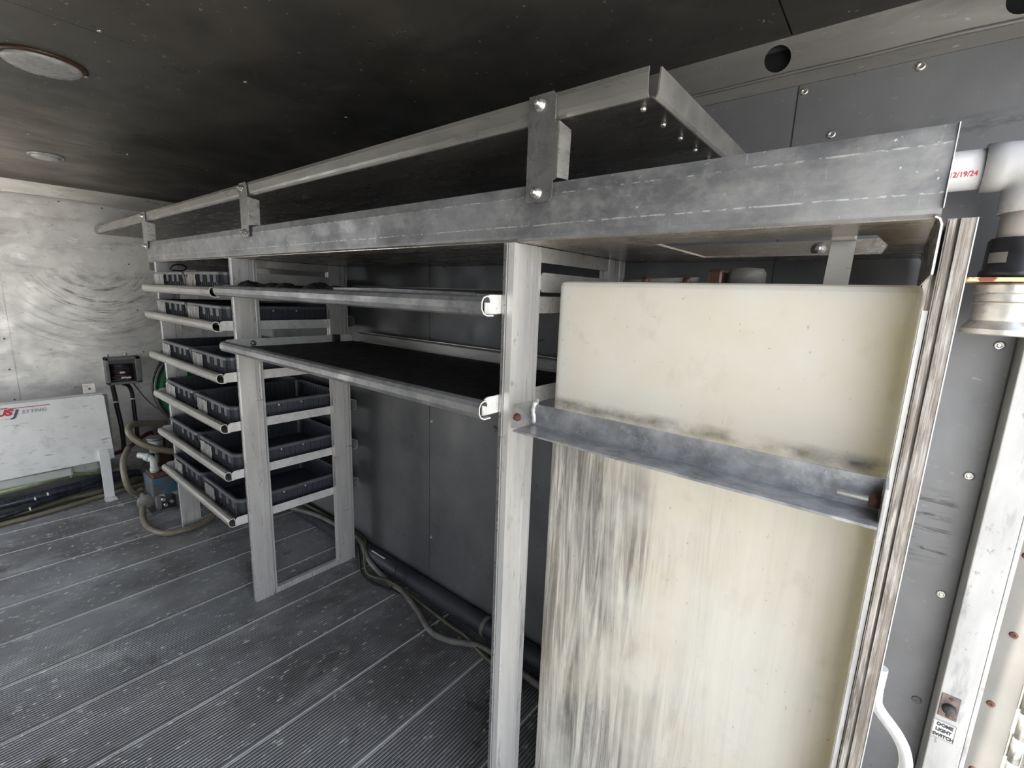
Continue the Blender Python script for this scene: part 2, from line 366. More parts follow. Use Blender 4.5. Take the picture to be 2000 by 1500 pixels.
# ------------------------------------------------------------ the truck box
XB, YA, YL, ZC, XR = -4.62, 1.42, -.85, 2.13, .27
floor = struct('floor', MB().box(XB - .05, XR + .05, YL - .05, YA + .05, -.08, -.03), M_FLOOR)
PW = .3085
def plank_mesh():
    mb = MB(); nr = 24; w = PW - .006; x = .003; pts = [(x, -.03), (x, .0015), (x + .004, .0015)]
    st = (w - .012) / nr
    for i in range(nr):
        a = x + .006 + i * st
        pts += [(a, -.0028), (a + st * .30, -.0028), (a + st * .42, 0), (a + st * .88, 0)]
    pts += [(x + w - .005, .0015), (x + w, .0015), (x + w, -.03)]
    A = [mb.bm.verts.new((p[0], YL, p[1])) for p in pts]; B = [mb.bm.verts.new((p[0], YA, p[1])) for p in pts]
    for i in range(len(pts) - 1): mb.bm.faces.new((A[i], A[i + 1], B[i + 1], B[i]))
    return mb
pk = obj('plank', plank_mesh(), M_FLOOR, floor); x = -2.3606 - PW * 7
pk.location = (x, 0, 0)
jt = obj('joint_strip', MB().box(-.0022, .0022, YL, YA, -.02, .0022), M_JOINT, floor); jt.location = (x, 0, 0)
k = 0
while x + PW * (k + 1) < XR - .02:
    k += 1
    for src in (pk, jt):
        c = src.copy(); COL.objects.link(c); c.location = (x + PW * k, 0, 0)

ceil = struct('ceiling', MB().box(XB - .05, XR + .05, YL - .05, YA + .05, ZC + .01, ZC + .06), M_CEIL)
for a, b in ((XB, -3.127), (-3.123, -1.707), (-1.703, -.288), (-.284, XR + .02)):
    obj('panel', MB().box(a, b, YL, 1.372, ZC, ZC + .008), M_CEIL, ceil)
for X in (-3.11, -1.69, -.272):
    for i in range(7): obj('rivet', MB().lathe([(.006, 0), (.006, -.0015), (.002, -.003)], (X, -.7 + i * .35, ZC), n=8), M_ZINC, ceil)
wa = struct('wall_right', MB().box(XB - .05, .272, YA + .006, YA + .05, -.03, ZC + .02), M_WALLA)
for a, b in ((XB, -4.087), (-4.083, -2.867), (-2.863, -1.647), (-1.643, -.270), (-.266, .203)):
    obj('panel', MB().box(a, b, YA, YA + .006, 0, 2.036), M_WALLA, wa)
for X in (-1.63, -2.85, -.254):
    for Z in (.3, .9, 2.02): 
        if X == -.254 and Z < 1: continue
        obj('rivet', MB().lathe([(.009, 0), (.008, -.003), (.003, -.0035), (.003, -.001)], (X, YA, Z), 'y', 12), M_ZINC, wa)
for X, Z in ((-.036, 2.022), (-.183, 1.91), (.181, 1.433), (.181, 1.139), (.181, .843), (.181, .55), (.181, 1.72)):
    obj('rivet', MB().lathe([(.010, 0), (.0085, -.003), (.004, -.0035), (.003, -.001)], (X, YA, Z), 'y', 14), M_ZINC if Z > .6 else M_BOXG, wa)
# cove between side wall and ceiling, with round holes
cv = sempty('trim_1')
def cove_strip():
    # flat strip with real round holes: grid of ngon rings round each hole
    mb = MB(); y0, z0, y1, z1 = 1.418, 2.066, 1.366, 2.131
    holes = [-.318 - .425 * i for i in range(-1, 10)]
    def P(x, t): return (x, y0 + (y1 - y0) * t, z0 + (z1 - z0) * t)
    L = math.hypot(y1 - y0, z1 - z0); r = .0295
    xs = sorted(holes); prev = XB
    for i, hx in enumerate(xs):
        a, b = hx - L / 2, hx + L / 2
        vs = [mb.bm.verts.new(P(*p)) for p in ((prev, 0), (a, 0), (a, 1), (prev, 1))]; mb.bm.faces.new(vs)
        n = 24
        ring = [mb.bm.verts.new(P(hx + r * cos(2 * pi * k / n), .5 + r * sin(2 * pi * k / n) / L)) for k in range(n)]
        outer = []
        for k in range(n):
            c_, s_ = cos(2 * pi * k / n), sin(2 * pi * k / n); f = min(.5 * L / max(abs(c_), 1e-6), .5 * L / max(abs(s_), 1e-6))
            outer.append(mb.bm.verts.new(P(hx + c_ * f, .5 + s_ * f / L)))
        for k in range(n): mb.bm.faces.new((ring[k], outer[k], outer[(k + 1) % n], ring[(k + 1) % n]))
        prev = b
    return mb
obj('cove_strip', cove_strip(), M_COVE, cv)
obj('lower_strip', MB().box(XB, .27, YA - .0045, YA, 2.036, 2.068), M_COVE, cv)
obj('cavity_shade_sheet', MB().box(XB, .27, 1.4215, 1.424, 2.07, 2.128), M_HOLE, cv)  # black sheet behind the holes, the shade inside painted as colour
obj('sealant_bead', MB().tube([(XB + i * .0815, YA - .006 + .0015 * sin(i * 2.3), 2.067 + .001 * sin(i * 1.7)) for i in range(61)], [.0035 + .0015 * random.random() for i in range(61)], 6), M_COVE, cv)
wb_ = struct('wall_front', MB().box(XB - .05, XB - .004, YL - .05, YA + .05, -.03, ZC + .02), M_WALLB)
for a, b in ((YL, -.92 + .0), (YL, .283), (.287, YA)):
    if b > a: obj('panel', MB().box(XB - .004, XB, a, b, 0, 2.045), M_WALLB, wb_)
for Y in (.255,):
    for i in range(9): obj('rivet', MB().lathe([(.006, 0), (.006, .002), (.002, .003)], (XB, Y, .25 + i * .21), 'x', 8), M_BOXG, wb_)
for Y, Z in ((.62, 2.03), (.85, 2.02), (.97, 1.63), (.99, 1.28), (1.0, .95)):
    obj('rivet', MB().lathe([(.006, 0), (.006, .002), (.002, .003)], (XB, Y, Z), 'x', 8), M_BOXG, wb_)
tb = sempty('trim_2')
obj('cove_strip', MB().prism([(XB, 2.05), (XB + .012, 2.05), (XB + .03, 2.13), (XB, 2.13)], 1, YL, 1.40), M_TRIMB, tb)
obj('lower_strip', MB().box(XB, XB + .006, YL, 1.40, 2.032, 2.044), M_TRIMB, tb)
# opposite side wall with its open side doorway
wl = MB()
for a, b, c, d in ((XB - .05, -4.3, -.03, ZC + .02), (-3.3, XR + .05, -.03, ZC + .02), (-4.3, -3.3, 1.95, ZC + .02)): wl.box(a, b, YL - .04, YL, c, d)
struct('wall_left', wl, M_WALLC)
# rear door frame on the right
df = sempty('door_1')
obj('jamb', MB().box(.206, .262, 1.345, YA, 0, 2.06, .002), M_JAMB, df)
obj('jamb_bead', MB().box(.263, .271, 1.349, 1.39, 0, 2.06, .001), M_JAMB, df)
obj('hinge_flange', MB().box(.2725, .326, 1.362, 1.40, 0, 2.06), M_DOORF, df)
obj('header', MB().box(.206, .33, YL, YA, 2.062, ZC + .01), M_JAMB, df)
obj('jamb', MB().box(.206, .33, YL, YL + .08, 0, 2.06), M_JAMB, df)
obj('sill', MB().box(.272, .34, YL, YA, -.06, .0), M_JOINT, df)
for X, Z in ((.294, .83), (.288, .655), (.283, 1.01), (.288, .48), (.288, 1.2)):
    obj('screw', MB().lathe([(.0075, 0), (.006, -.0025), (.0025, -.003), (.002, -.001)], (X, 1.362, Z), 'y', 12), M_RUST, df)
for i in range(34):
    z = .005 + i * .0605
    obj('hinge_knuckle', MB().cyl((.3385, 1.352, z), (.3385, 1.352, z + .0595), .0098, 14), M_STEEL, df)
    if i % 2: obj('hinge_tab', MB().box(.3255, .332, 1.359, 1.3615, z, z + .0595), M_STEEL, df)
obj('door_leaf', MB().box(.352, 1.30, 1.345, 1.365, .0, 2.06, .002), M_DOORF, df)
g = struct('ground', MB().box(-30, 30, -30, 30, -1.12, -1.02), M_GROUND)
g['label'] = 'sunlit concrete yard outside the truck'

# ------------------------------------------------------------ rack uprights
def post_section(x0, y0, w=.030, d=.100):
    # wide face towards +x with two grooves, front face with two grooves
    g = .006
    return [(x0, y0), (x0 + w * .30, y0), (x0 + w * .33, y0 + g), (x0 + w * .42, y0 + g), (x0 + w * .45, y0), (x0 + w, y0),
            (x0 + w, y0 + d * .60), (x0 + w - g, y0 + d * .62), (x0 + w - g, y0 + d * .66), (x0 + w, y0 + d * .68),
            (x0 + w, y0 + d * .82), (x0 + w - g * 2, y0 + d * .84), (x0 + w - g * 2, y0 + d * .91), (x0 + w, y0 + d * .93),
            (x0 + w, y0 + d), (x0, y0 + d)]
ZT = 1.612
uplabels = ['leftmost bright aluminium rack upright, nearest the hose reel',
            'aluminium rack upright between the bin trays and the open shelves, with floor crossbar',
            'tall aluminium rack upright at the left end of the angle iron brace',
            'scuffed, grimy brown grey rack upright at the right edge of the cream tank']
for i, (x0, lab) in enumerate(zip((-3.27, -2.21, -.683, .033), uplabels)):
    t = thing('rack_upright', lab, 'rack upright', (x0, .8, 0), 'aluminium rack uprights')
    m = (M_POSTL, M_POSTL, M_POST, M_POSTD)[i]
    obj('post', MB().prism(post_section(x0, .8, .027 if i == 3 else .030), 2, 0, ZT), m, t)
    obj('post', MB().prism(post_section(x0, 1.232), 2, 0, ZT), m, t)
    obj('front_strip', MB().box(x0 + .0018, x0 + .0085, .7985, .8002, 0, ZT - .002), M_BRACK if i < 3 else M_POSTD, t)
    obj('foot_bar', MB().box(x0 + .002, x0 + .028, .9, 1.232, 0, .03, .002), m, t)
    if i < 3:
        tbx = obj('top_bar', MB().box(x0 + .02, x0 + .028, .9, 1.232, 1.578, ZT, .001), M_TRAY, t)
        g = MB().prism([(.897, 1.517), (.905, 1.51), (1.224, 1.51), (1.234, 1.52), (1.234, 1.545), (1.226, 1.555), (.905, 1.555), (.897, 1.547)], 0, x0 + .0305, x0 + .034)
        obj('gusset_plate', g, M_TRAY, t)
    if i == 1:
        obj('paper_label', MB().box(x0 + .0285, x0 + .0292, .943, 1.025, 1.583, 1.609), M_PAPER, t)
    if i == 3:
        obj('worn_edge', MB().box(x0 + .0262, x0 + .0275, .7988, .8008, 0, ZT), M_TAB, t)
        obj('inner_flange', MB().box(x0 - .007, x0 - .001, .803, .83, 0, 1.50), M_POST, t, label='bright strip on the inner side of the post')

# ------------------------------------------------------------ tray shelves
def tray(x0, x1, z0, label, lip=(None, None), name='tray_shelf', group='tray shelves with rolled front lips', lipm=None):
    t = thing(name, label, 'shelf', (x0, .75, z0), group)
    obj('pan', MB().box(x0 + .003, x1 - .003, .752, 1.365, z0, z0 + .003), M_PAN, t)
    H = .038
    prof = [(.758, z0), (.738, z0), (.728, z0 + .004), (.7225, z0 + .013), (.7225, z0 + H - .011), (.727, z0 + H - .003), (.735, z0 + H), (.743, z0 + H - .001), (.7455, z0 + H - .007), (.7455, z0 + H - .012)]
    a, b = (x0 + .022 if lip[0] is None else lip[0]), (x1 - .008 if lip[1] is None else lip[1])
    lo = obj('front_lip', MB().sheet(prof, .0028, 0, a, b), lipm or M_TLIP, t)
    obj('cut_edge', MB().sheet(prof, .0030, 0, b, b + .0012), M_TAB, lo)
    def fl(xa, xb):
        P = [(.746, z0 + .002), (1.34, z0 + .002), (1.348, z0 + .01), (1.348, z0 + .035), (1.34, z0 + .043), (.764, z0 + .043)]
        P += [(.764 - .018 * sin(k * pi / 8), z0 + .025 + .018 * cos(k * pi / 8)) for k in range(1, 5)]
        return MB().prism(P, 0, xa, xb)
    obj('side_flange', fl(x0, x0 + .003), M_TAB, t); obj('side_flange', fl(x1 - .003, x1), M_TAB, t)
    rp = [(1.362, z0 + .001), (1.383, z0 + .003), (1.388, z0 + .012), (1.388, z0 + .045), (1.382, z0 + .054), (1.352, z0 + .062)]
    obj('rear_lip', MB().sheet(rp, .0028, 0, x0 + .02, x1 + .0 if x1 < -2 else x1 - .003), M_TRAY, t)
    return t
ZS = (.405, .630, .855, 1.080, 1.305, 1.450)
names = ['lowest', 'second lowest', 'third lowest', 'third highest', 'second highest', 'highest']
for z, nm in zip(ZS, names):
    tray(-3.2385, -2.212, z, f'aluminium tray shelf carrying two grey bins, {nm} in the left rack')
tray(-2.1785, -.6855, 1.457, 'upper open tray shelf in the middle bay, black film along its edge', lip=(-2.172, -.672), group='open middle bay shelves', lipm=M_LIP)
s2 = tray(-2.1785, -.6855, 1.229, 'lower open tray shelf in the middle bay, lined with a black mat', lip=(-2.150, -.672), group='open middle bay shelves', lipm=M_LIP)
obj('bolt', MB().lathe([(.013, 0), (.013, .003), (.008, .004), (.007, .009), (.002, .010)], (-2.1755, .862, 1.252), 'x', 10), M_ZINC, s2)
obj('clamp', MB().box(-2.1755, -2.15, 1.235, 1.27, 1.24, 1.275, .004), M_BLACK, s2, label='small black plastic clamp')
# mat on the lower shelf, and film on the upper
o = obj('rubber_mat', MB().box(-2.170, -.694, .765, 1.350, 1.232, 1.239, .002), M_RUBBER, loc=(-2.17, .765, 1.232))
tag(o, 'black rubber mat lining the lower middle shelf', 'mat')
o = obj('rubber_mat', MB().box(-2.170, -.694, .765, 1.350, 1.4601, 1.466, .002), M_RUBBER, loc=(-2.17, .765, 1.46))
tag(o, 'black rubber mat lying on the upper middle shelf', 'mat')
def film(x0, x1, y0, y1, z0, amp, nx, seed):
    rnd = random.Random(seed); mb = MB(); ny = 6
    V = [[None] * (ny + 1) for _ in range(nx + 1)]
    ph = [rnd.uniform(0, 6) for _ in range(6)]
    for i in range(nx + 1):
        for j in range(ny + 1):
            u = i / nx; v = j / ny
            h = amp * (.5 + .5 * sin(u * 23 + ph[0] + v * 3) * sin(u * 7 + ph[1])) * (.4 + .6 * sin(v * pi) ** .5) + amp * .25 * rnd.random()
            V[i][j] = mb.bm.verts.new((x0 + (x1 - x0) * u, y0 + (y1 - y0) * v + .004 * rnd.random(), z0 + h))
    W_ = [[mb.bm.verts.new((v.co.x, v.co.y, v.co.z - .001)) for v in r] for r in V]
    for i in range(nx):
        for j in range(ny):
            mb.bm.faces.new((V[i][j], V[i + 1][j], V[i + 1][j + 1], V[i][j + 1])); mb.bm.faces.new((W_[i][j], W_[i][j + 1], W_[i + 1][j + 1], W_[i + 1][j]))
    def side(a, b, c, d): mb.bm.faces.new((a, b, c, d))
    for i in range(nx):
        side(V[i][0], W_[i][0], W_[i + 1][0], V[i + 1][0]); side(V[i][ny], V[i + 1][ny], W_[i + 1][ny], W_[i][ny])
    for j in range(ny):
        side(V[0][j], V[0][j + 1], W_[0][j + 1], W_[0][j]); side(V[nx][j], W_[nx][j], W_[nx][j + 1], V[nx][j + 1])
    return mb
o = obj('plastic_film', film(-2.14, -1.35, .762, .90, 1.468, .052, 46, 3), M_WASTE, loc=(-1.8, .83, 1.468)); tag(o, 'crumpled black plastic film on the left half of the upper middle shelf', 'film')
o = obj('metal_strip', MB().prism([(-1.34, 1.4668), (-.725, 1.4668), (-.728, 1.492), (-.745, 1.503), (-1.1, 1.507), (-1.34, 1.504)], 1, .772, .776), M_LIP, loc=(-1, .78, 1.467)); tag(o, 'dull grey metal strip standing behind the upper shelf lip', 'strip')
o = obj('plastic_film', film(-1.9, -1.2, .93, 1.1, 1.468, .02, 30, 5), M_HOSEG, loc=(-1.6, 1.0, 1.468)); tag(o, 'flat grey sheet lying further back on the upper middle shelf', 'sheet')

# ------------------------------------------------------------ storage bins
def make_bin(w, label):
    """base corner at (0,0,0): x 0..w, y 0..d"""
    d, h = .555, .102; cx, cy = w / 2, d / 2
    t = thing('storage_bin', label, 'storage bin', (0, 0, 0), 'grey storage bins on the tray shelves')
    mb = MB(); tp = .014
    mb.loops([(cx, cy, .004, cx - tp - .010, cy - tp - .010, .03), (cx, cy, .012, cx - tp - .007, cy - tp - .007, .032), (cx, cy, h - .012, cx - tp * .75, cy - tp * .75, .036), 
              (cx, cy, h - .002, cx - tp * .7, cy - tp * .7, .037), (cx, cy, h - .002, cx - tp * .7 - .004, cy - tp * .7 - .004, .034),
              (cx, cy, .009, cx - tp - .013, cy - tp - .013, .026)], 5)
    # ribs outside and inside
    n = 15
    for i in range(n):
        xx = .05 + (w - .1) * i / (n - 1)
        for yy, s in ((0, -1), (d, 1)):
            yo = yy - s * (tp * .95)
            mb.box(xx - .0022, xx + .0022, min(yo, yo + s * .006), max(yo, yo + s * .006), .014, h - .012)
            yi = yy - s * (tp + .016)
            mb.box(xx - .002, xx + .002, min(yi, yi + s * .004), max(yi, yi + s * .004), .014, h - .012)
    n = 18
    for i in range(n):
        yy = .05 + (d - .1) * i / (n - 1)
        for xx, s in ((0, -1), (w, 1)):
            xo = xx - s * (tp * .95)
            mb.box(min(xo, xo + s * .006), max(xo, xo + s * .006), yy - .0022, yy + .0022, .014, h - .012)
            xi = xx - s * (tp + .016)
            mb.box(min(xi, xi + s * .004), max(xi, xi + s * .004), yy - .002, yy + .002, .014, h - .012)
    # label holder tabs beside the card
    for xx in (.24, .33, .40):
        if xx < w - .06: mb.box(xx, xx + .032, .0, .012, h * .55, h - .012)
    obj('body', mb, M_BIN, t)
    rm = MB().loops([(cx, cy, h - .012, cx - .009, cy - .009, .036), (cx, cy, h - .014, cx - .001, cy - .001, .040), (cx, cy, h - .003, cx, cy, .041), (cx, cy, h, cx - .003, cy - .003, .040),
                     (cx, cy, h + .001, cx - .012, cy - .012, .034), (cx, cy, h - .004, cx - .0135, cy - .0135, .033)], 6)
    # drop the end caps so that the rim is a ring
    fs = [f for f in rm.bm.faces if len(f.verts) > 4]; bmesh.ops.delete(rm.bm, geom=fs, context='FACES')
    rim = obj('rim', rm, M_RIM, t)
    for yy in (.22, .33):
        obj('rivet', MB().lathe([(.004, 0), (.004, .0015), (.002, .002)], (w - .009, yy, h - .022), 'x', 8), M_TAB, rim)
    return t
def card(parent, m, seed):
    rnd = random.Random(seed); mb = MB(); nx, nz = 14, 5; V = []
    for i in range(nx + 1):
        r = []
        for j in range(nz + 1):
            u = i / nx; r.append(mb.bm.verts.new((.070 + .140 * u, -.003 - .005 * abs(sin(u * 17 + seed)) - .003 * rnd.random(), .012 + .076 * j / nz + (.004 * rnd.random() if j in (0, nz) else 0))))
        V.append(r)
    for i in range(nx):
        for j in range(nz): mb.bm.faces.new((V[i][j], V[i + 1][j], V[i + 1][j + 1], V[i][j + 1]))
    bmesh.ops.solidify(mb.bm, geom=mb.bm.faces[:], thickness=.001)
    off = wloc(parent); bmesh.ops.translate(mb.bm, verts=mb.bm.verts, vec=off)
    return obj('label_card', mb, m, parent)
WL, WR = .478, .466
protoL = None
for side, (bx, w) in enumerate(((-3.190, WL), (-2.704, WR))):
    sn = ('left', 'right')[side]
    for i, z in enumerate(ZS):
        lv = names[i]
        note = {(1, 5): ', its card stained red brown', (0, 1): ', without a card', (1, 0): ', its card holder empty and clear', (0, 0): ', with a small grimy card'}.get((side, i), ', with a crumpled card')
        lab = f'grey ribbed storage bin{note}, {sn} one on the {lv} tray'
        if i == 0: proto = b = make_bin(w, lab)
        else: b = copy_tree(proto, label=lab)
        b.location = (bx, .768, z + .004)
    # cards are added after copying so each bin gets its own
    bs = [o for o in bpy.data.objects if o.name.startswith('storage_bin') and abs(o.location.x - bx) < 1e-4]
    for b in sorted(bs, key=lambda o: o.location.z):
        i = min(range(6), key=lambda k: abs(ZS[k] - b.location.z))
        if (side, i) == (0, 1): continue
        m = M_CARDR if (side, i) in ((1, 5),) else (M_PAPER if i == 0 else M_CARD)
        card(b, m, side * 7 + i)

# ------------------------------------------------------------ long shelves above
t = thing('long_shelf', 'long lower galvanised shelf with tall front lip, over the racks and tank', 'shelf', (-1.6, .8, 1.615))
pn = MB(); z0, z1 = 1.6135, 1.6175; hx0, hx1, hy0, hy1 = -.402, -.040, .945, 1.268
X0, X1, Y0, Y1 = -3.37, .024, .806, 1.395
pts = [(X0, Y0), (X1, Y0), (X1, Y1), (X0, Y1)]
for a in (z0, z1):
    o_ = [pn.bm.verts.new((*p, a)) for p in pts]; h_ = [pn.bm.verts.new((*p, a)) for p in ((hx0, hy0), (hx1, hy0), (hx1 + .012, hy1 * .5 + hy0 * .5), (hx1, hy1), (hx0, hy1))]
    pn.bm.faces.new((o_[0], o_[1], h_[1], h_[0])); pn.bm.faces.new((o_[1], o_[2], h_[3], h_[2], h_[1])); pn.bm.faces.new((o_[2], o_[3], h_[4], h_[3])); pn.bm.faces.new((o_[3], o_[0], h_[0], h_[4]))
    if a == z0: oa, ha = o_, h_
    else:
        for A, B in ((oa, o_), (ha, h_)):
            for i in range(len(A)): pn.bm.faces.new((A[i], A[(i + 1) % len(A)], B[(i + 1) % len(A)], B[i]))
obj('pan', pn, M_PAN, t)
lp = [(.812, 1.6145), (.806, 1.6155), (.8015, 1.619), (.8, 1.625), (.798, 1.665), (.795, 1.700), (.797, 1.7215)]
obj('front_lip', MB().sheet(lp[::-1], .003, 0, X0, X1 + .002), M_LIP, t)
obj('end_flange', MB().sheet([(X1 - .004, 1.6145), (X1 + .0005, 1.612), (X1 + .003, 1.606), (X1 + .003, 1.545)], .0028, 1, .80, 1.39), M_PAN, t)
obj('cut_edge', MB().sheet([(X1 - .004, 1.6145), (X1 + .0005, 1.612), (X1 + .003, 1.606), (X1 + .003, 1.545)], .0022, 1, .7975, .7998), M_TAB, t)
obj('cut_edge', MB().box(X1 + .0021, X1 + .0032, .7935, .8005, 1.625, 1.7215), M_TAB, t)
obj('rear_lip', MB().box(X0, X1, 1.392, 1.395, 1.6175, 1.66), M_PAN, t)
obj('ledger_bolt', MB().lathe([(.016, 0), (.016, -.003), (.009, -.004), (.009, -.012), (.003, -.014)], (-.17, 1.392, 1.640), 'y', 12), M_ZINC, t)
obj('end_plate', MB().prism([(.80, 1.57), (.83, 1.565), (.84, 1.60), (.84, 1.826), (.80, 1.826)], 0, X0 - .006, X0 - .002), M_BRACK, t)

t = thing('long_shelf', 'long upper galvanised shelf just under the ceiling, notched front corner', 'shelf', (-2.4, .79, 1.83))
UX0, UX1 = XB + .004, -.362
obj('pan', MB().box(UX0, UX1 - .006, .802, 1.40, 1.834, 1.838), M_PAND, t)
obj('front_lip', MB().sheet([(.808, 1.8345), (.800, 1.836), (.7955, 1.841), (.794, 1.848), (.792, 1.872), (.793, 1.881)][::-1], .003, 0, UX0, UX1 - .012), M_LIPW, t)
obj('end_lip', MB().sheet([(UX1 - .012, 1.8345), (UX1 - .005, 1.836), (UX1 - .001, 1.841), (UX1, 1.848), (UX1 + .002, 1.8835)], .003, 1, .812, 1.40), M_LIPW, t)
for i in range(6):
    obj('rivet_nut', MB().lathe([(.0055, 0), (.0055, -.004), (.004, -.007), (.002, -.007), (.002, -.002)], (-.396, .83 + .0915 * i, 1.834), 'z', 10), M_ZINC, t)

for i, (xc, lab) in enumerate(((-.586, 'steel tie bracket joining both long shelves, nearest and largest in view'), (-1.988, 'steel tie bracket joining both long shelves above the second upright'), (-3.335, 'steel tie bracket at the far left end of the lower long shelf'))):
    t = thing('tie_bracket', lab, 'bracket', (xc, .79, 1.685), 'tie brackets between the long shelves')
    x0, x1 = xc - .032, xc + .032; yb = .7895
    P = [(x0, 1.69), (x0 + .005, 1.685), (x1 - .006, 1.685), (x1, 1.692), (x1, 1.723), (x1 + .008, 1.727), (x1 + .008, 1.828), (x1, 1.832), (x1, 1.876), (x1 - .006, 1.883), (x0, 1.883)]
    plt = obj('plate', MB().prism(P, 1, yb - .003, yb), M_BRACK, t)
    obj('flange', MB().prism([(yb - .003, 1.727), (.826, 1.730), (.828, 1.822), (yb - .003, 1.828)], 0, x1 + .008, x1 + .011), M_STEEL, t)
    for zz in (1.703, 1.864):
        b = MB().lathe([(.0125, 0), (.0125, -.002), (.0095, -.002), (.0095, -.008), (.005, -.009), (.005, -.016), (.003, -.017)], (xc - .004, yb - .003, zz), 'y', 12)
        obj('bolt', b, M_ZINC, plt)

# ------------------------------------------------------------ tank, brace, strap, fittings
t = thing('water_tank', 'large cream plastic tank behind the angle iron brace, grimy lower half', 'tank', (-.28, 1.1, 0))
cx, hx = (-.589 + .0275) / 2, (.0275 + .589) / 2; cyy, hy = (.88 + 1.37) / 2, (1.37 - .88) / 2
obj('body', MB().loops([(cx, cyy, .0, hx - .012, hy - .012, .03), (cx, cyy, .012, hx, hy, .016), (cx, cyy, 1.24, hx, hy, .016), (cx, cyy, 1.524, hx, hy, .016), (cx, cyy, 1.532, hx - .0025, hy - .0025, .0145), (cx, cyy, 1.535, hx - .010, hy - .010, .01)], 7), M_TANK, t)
for f in t.children[0].data.polygons if t.children else []: f.use_smooth = False
cp = MB().lathe([(.034, 0), (.034, .026), (.029, .034), (.012, .036)], (-.238, 1.02, 1.5341), 'z', 22)
obj('fill_cap', cp, M_HOSEG, t, label='grey fill cap on top of the tank')
obj('valve', MB().box(-.305, -.275, .99, 1.05, 1.534, 1.566, .006), M_LENSB, t, label='dark red valve body')
pp = MB().tube([(-.50, 1.02, 1.541), (-.42, 1.02, 1.543), (-.33, 1.02, 1.546)], .0065, 10)
obj('fitting_tube', pp, M_HOSEG, t)
for X in (-.452, -.36): obj('coupler', MB().cyl((X, 1.02, 1.5425), (X + .014, 1.02, 1.5425), .010, 12), M_LENSB, t)

t = thing('angle_brace', 'galvanised angle iron brace across the front of the cream tank', 'brace', (-.28, .78, 1.25))
L = [(.7855, 1.273), (.7895, 1.273), (.7895, 1.224), (.7195, 1.224), (.7195, 1.228), (.7815, 1.228), (.7855, 1.232)]
obj('angle_iron', MB().prism(L, 0, -.575, .022), M_ANGLE, t)
obj('mounting_plate', MB().prism([(-.640, 1.203), (-.575, 1.218), (-.568, 1.283), (-.634, 1.260)], 1, .7925, .7985), M_WELD, t, label='pale welded end plate')
obj('weld_bead', MB().tube([(-.572 + .002 * sin(i), .787, 1.23 + i * .006) for i in range(9)], [.0045 + .0015 * (i % 2) for i in range(9)], 8), M_TAB, t)
obj('bolt', MB().lathe([(.009, 0), (.009, -.004), (.005, -.005), (.005, -.012)], (-.620, .7925, 1.233), 'y', 10), M_RUST, t)
obj('end_plate', MB().box(.0225, .027, .735, .795, 1.205, 1.275, .001), M_WELD, t)
bt = MB().tube([(-.028 + i * .002, .765, 1.247) for i in range(20)], [.0052 if i % 2 else .0044 for i in range(20)], 10)
obj('threaded_bolt', bt, M_STEEL, t); obj('nut', MB().cyl((.010, .765, 1.247), (.0215, .765, 1.247), .0105, 6), M_RUST, t)

t = thing('hanging_strap', 'narrow painted metal strap dropping through the shelf cutout behind the tank', 'strap', (-.087, 1.0, 1.535))
obj('strap', MB().prism([(-.1075, 1.535), (-.0705, 1.535), (-.069, 1.612), (-.104, 1.612)], 1, .998, 1.001), M_TRAY, t)
obj('hook_end', MB().box(-.105, -.069, .985, 1.001, 1.612, 1.632, .002), M_PVCB, t)

# ------------------------------------------------------------ pipework on the right wall
t = thing('pvc_pipe', 'white plastic pipe elbow against the wall, red date code printed on it', 'pipe', (.16, 1.29, 1.77))
PX, PY, PZ, PR = .163, 1.29, 1.768, .0365
obj('horizontal_run', MB().cyl((-.30, PY, PZ), (PX - .03, PY, PZ), PR, 36), M_WHITEP, t)
el = [(PX - .075, PY, PZ), (PX - .045, PY, PZ)] + [(PX - .045 + .045 * sin(a), PY, PZ - .045 + .045 * cos(a)) for a in [k * pi / 16 for k in range(1, 8)]] + [(PX, PY, PZ - .045), (PX, PY, PZ - .085)]
obj('elbow', MB().tube(el, .0435, 36), M_WHITEP, t)
obj('vertical_run', MB().cyl((PX, PY, PZ - .08), (PX, PY, 1.60), PR, 36), M_PVCB, t, label='stained vertical length of pipe')
def wrap(u, v, w):
    a = -.48 + v / PR; r = PR + .0002 + max(w, 0)
    return (.0405 + u, PY - r * cos(a), PZ + r * sin(a))
text('date_code', '12/19/24  1', .0135, M_REDINK, t, (0, 0, 0), (1, 0, 0), (0, 0, 1), wrap=wrap, extrude=.0003, sx=.84, offset=.0002)
t = thing('pipe_coupling', 'black rubber coupling with steel band below the white elbow', 'coupling', (PX, PY, 1.565))
obj('sleeve', MB().lathe([(.0, 0), (.048, 0), (.051, .004), (.051, .012), (.047, .016), (.046, .068), (.043, .073), (.0, .073)], (PX, PY, 1.565), 'z', 36), M_BLACK, t)
bd = MB()
bd.prism([(PX + .0472 * cos(k), PY + .0472 * sin(k)) for k in [radians(-152 + 6 * j) for j in range(7)]] + [(PX + .0485 * cos(k), PY + .0485 * sin(k)) for k in [radians(-152 + 6 * j) for j in range(7)]][::-1], 2, 1.592, 1.611)
obj('clamp_plate', bd, M_HOSEG, t, label='small grey clamp plate')
t = thing('rusty_plate', 'thin rusty plate with flaking yellow paint clamping the pipe', 'plate', (.17, 1.29, 1.557))
obj('plate', MB().box(.088, .262, 1.225, 1.343, 1.557, 1.5645, .001), M_RUSTP, t)
t = thing('pipe_fitting', 'grooved aluminium pipe fitting under the rusty plate', 'fitting', (PX, PY, 1.46))
obj('body', MB().lathe([(.02, .100), (.049, .100), (.052, .096), (.053, .082), (.049, .079), (.049, .066), (.051, .063), (.049, .060), (.0485, .030), (.060, .014), (.060, .005), (.057, .003), (.02, .003)][::-1], (PX, PY, 1.456), 'z', 40, sharp=True), M_STEEL, t)
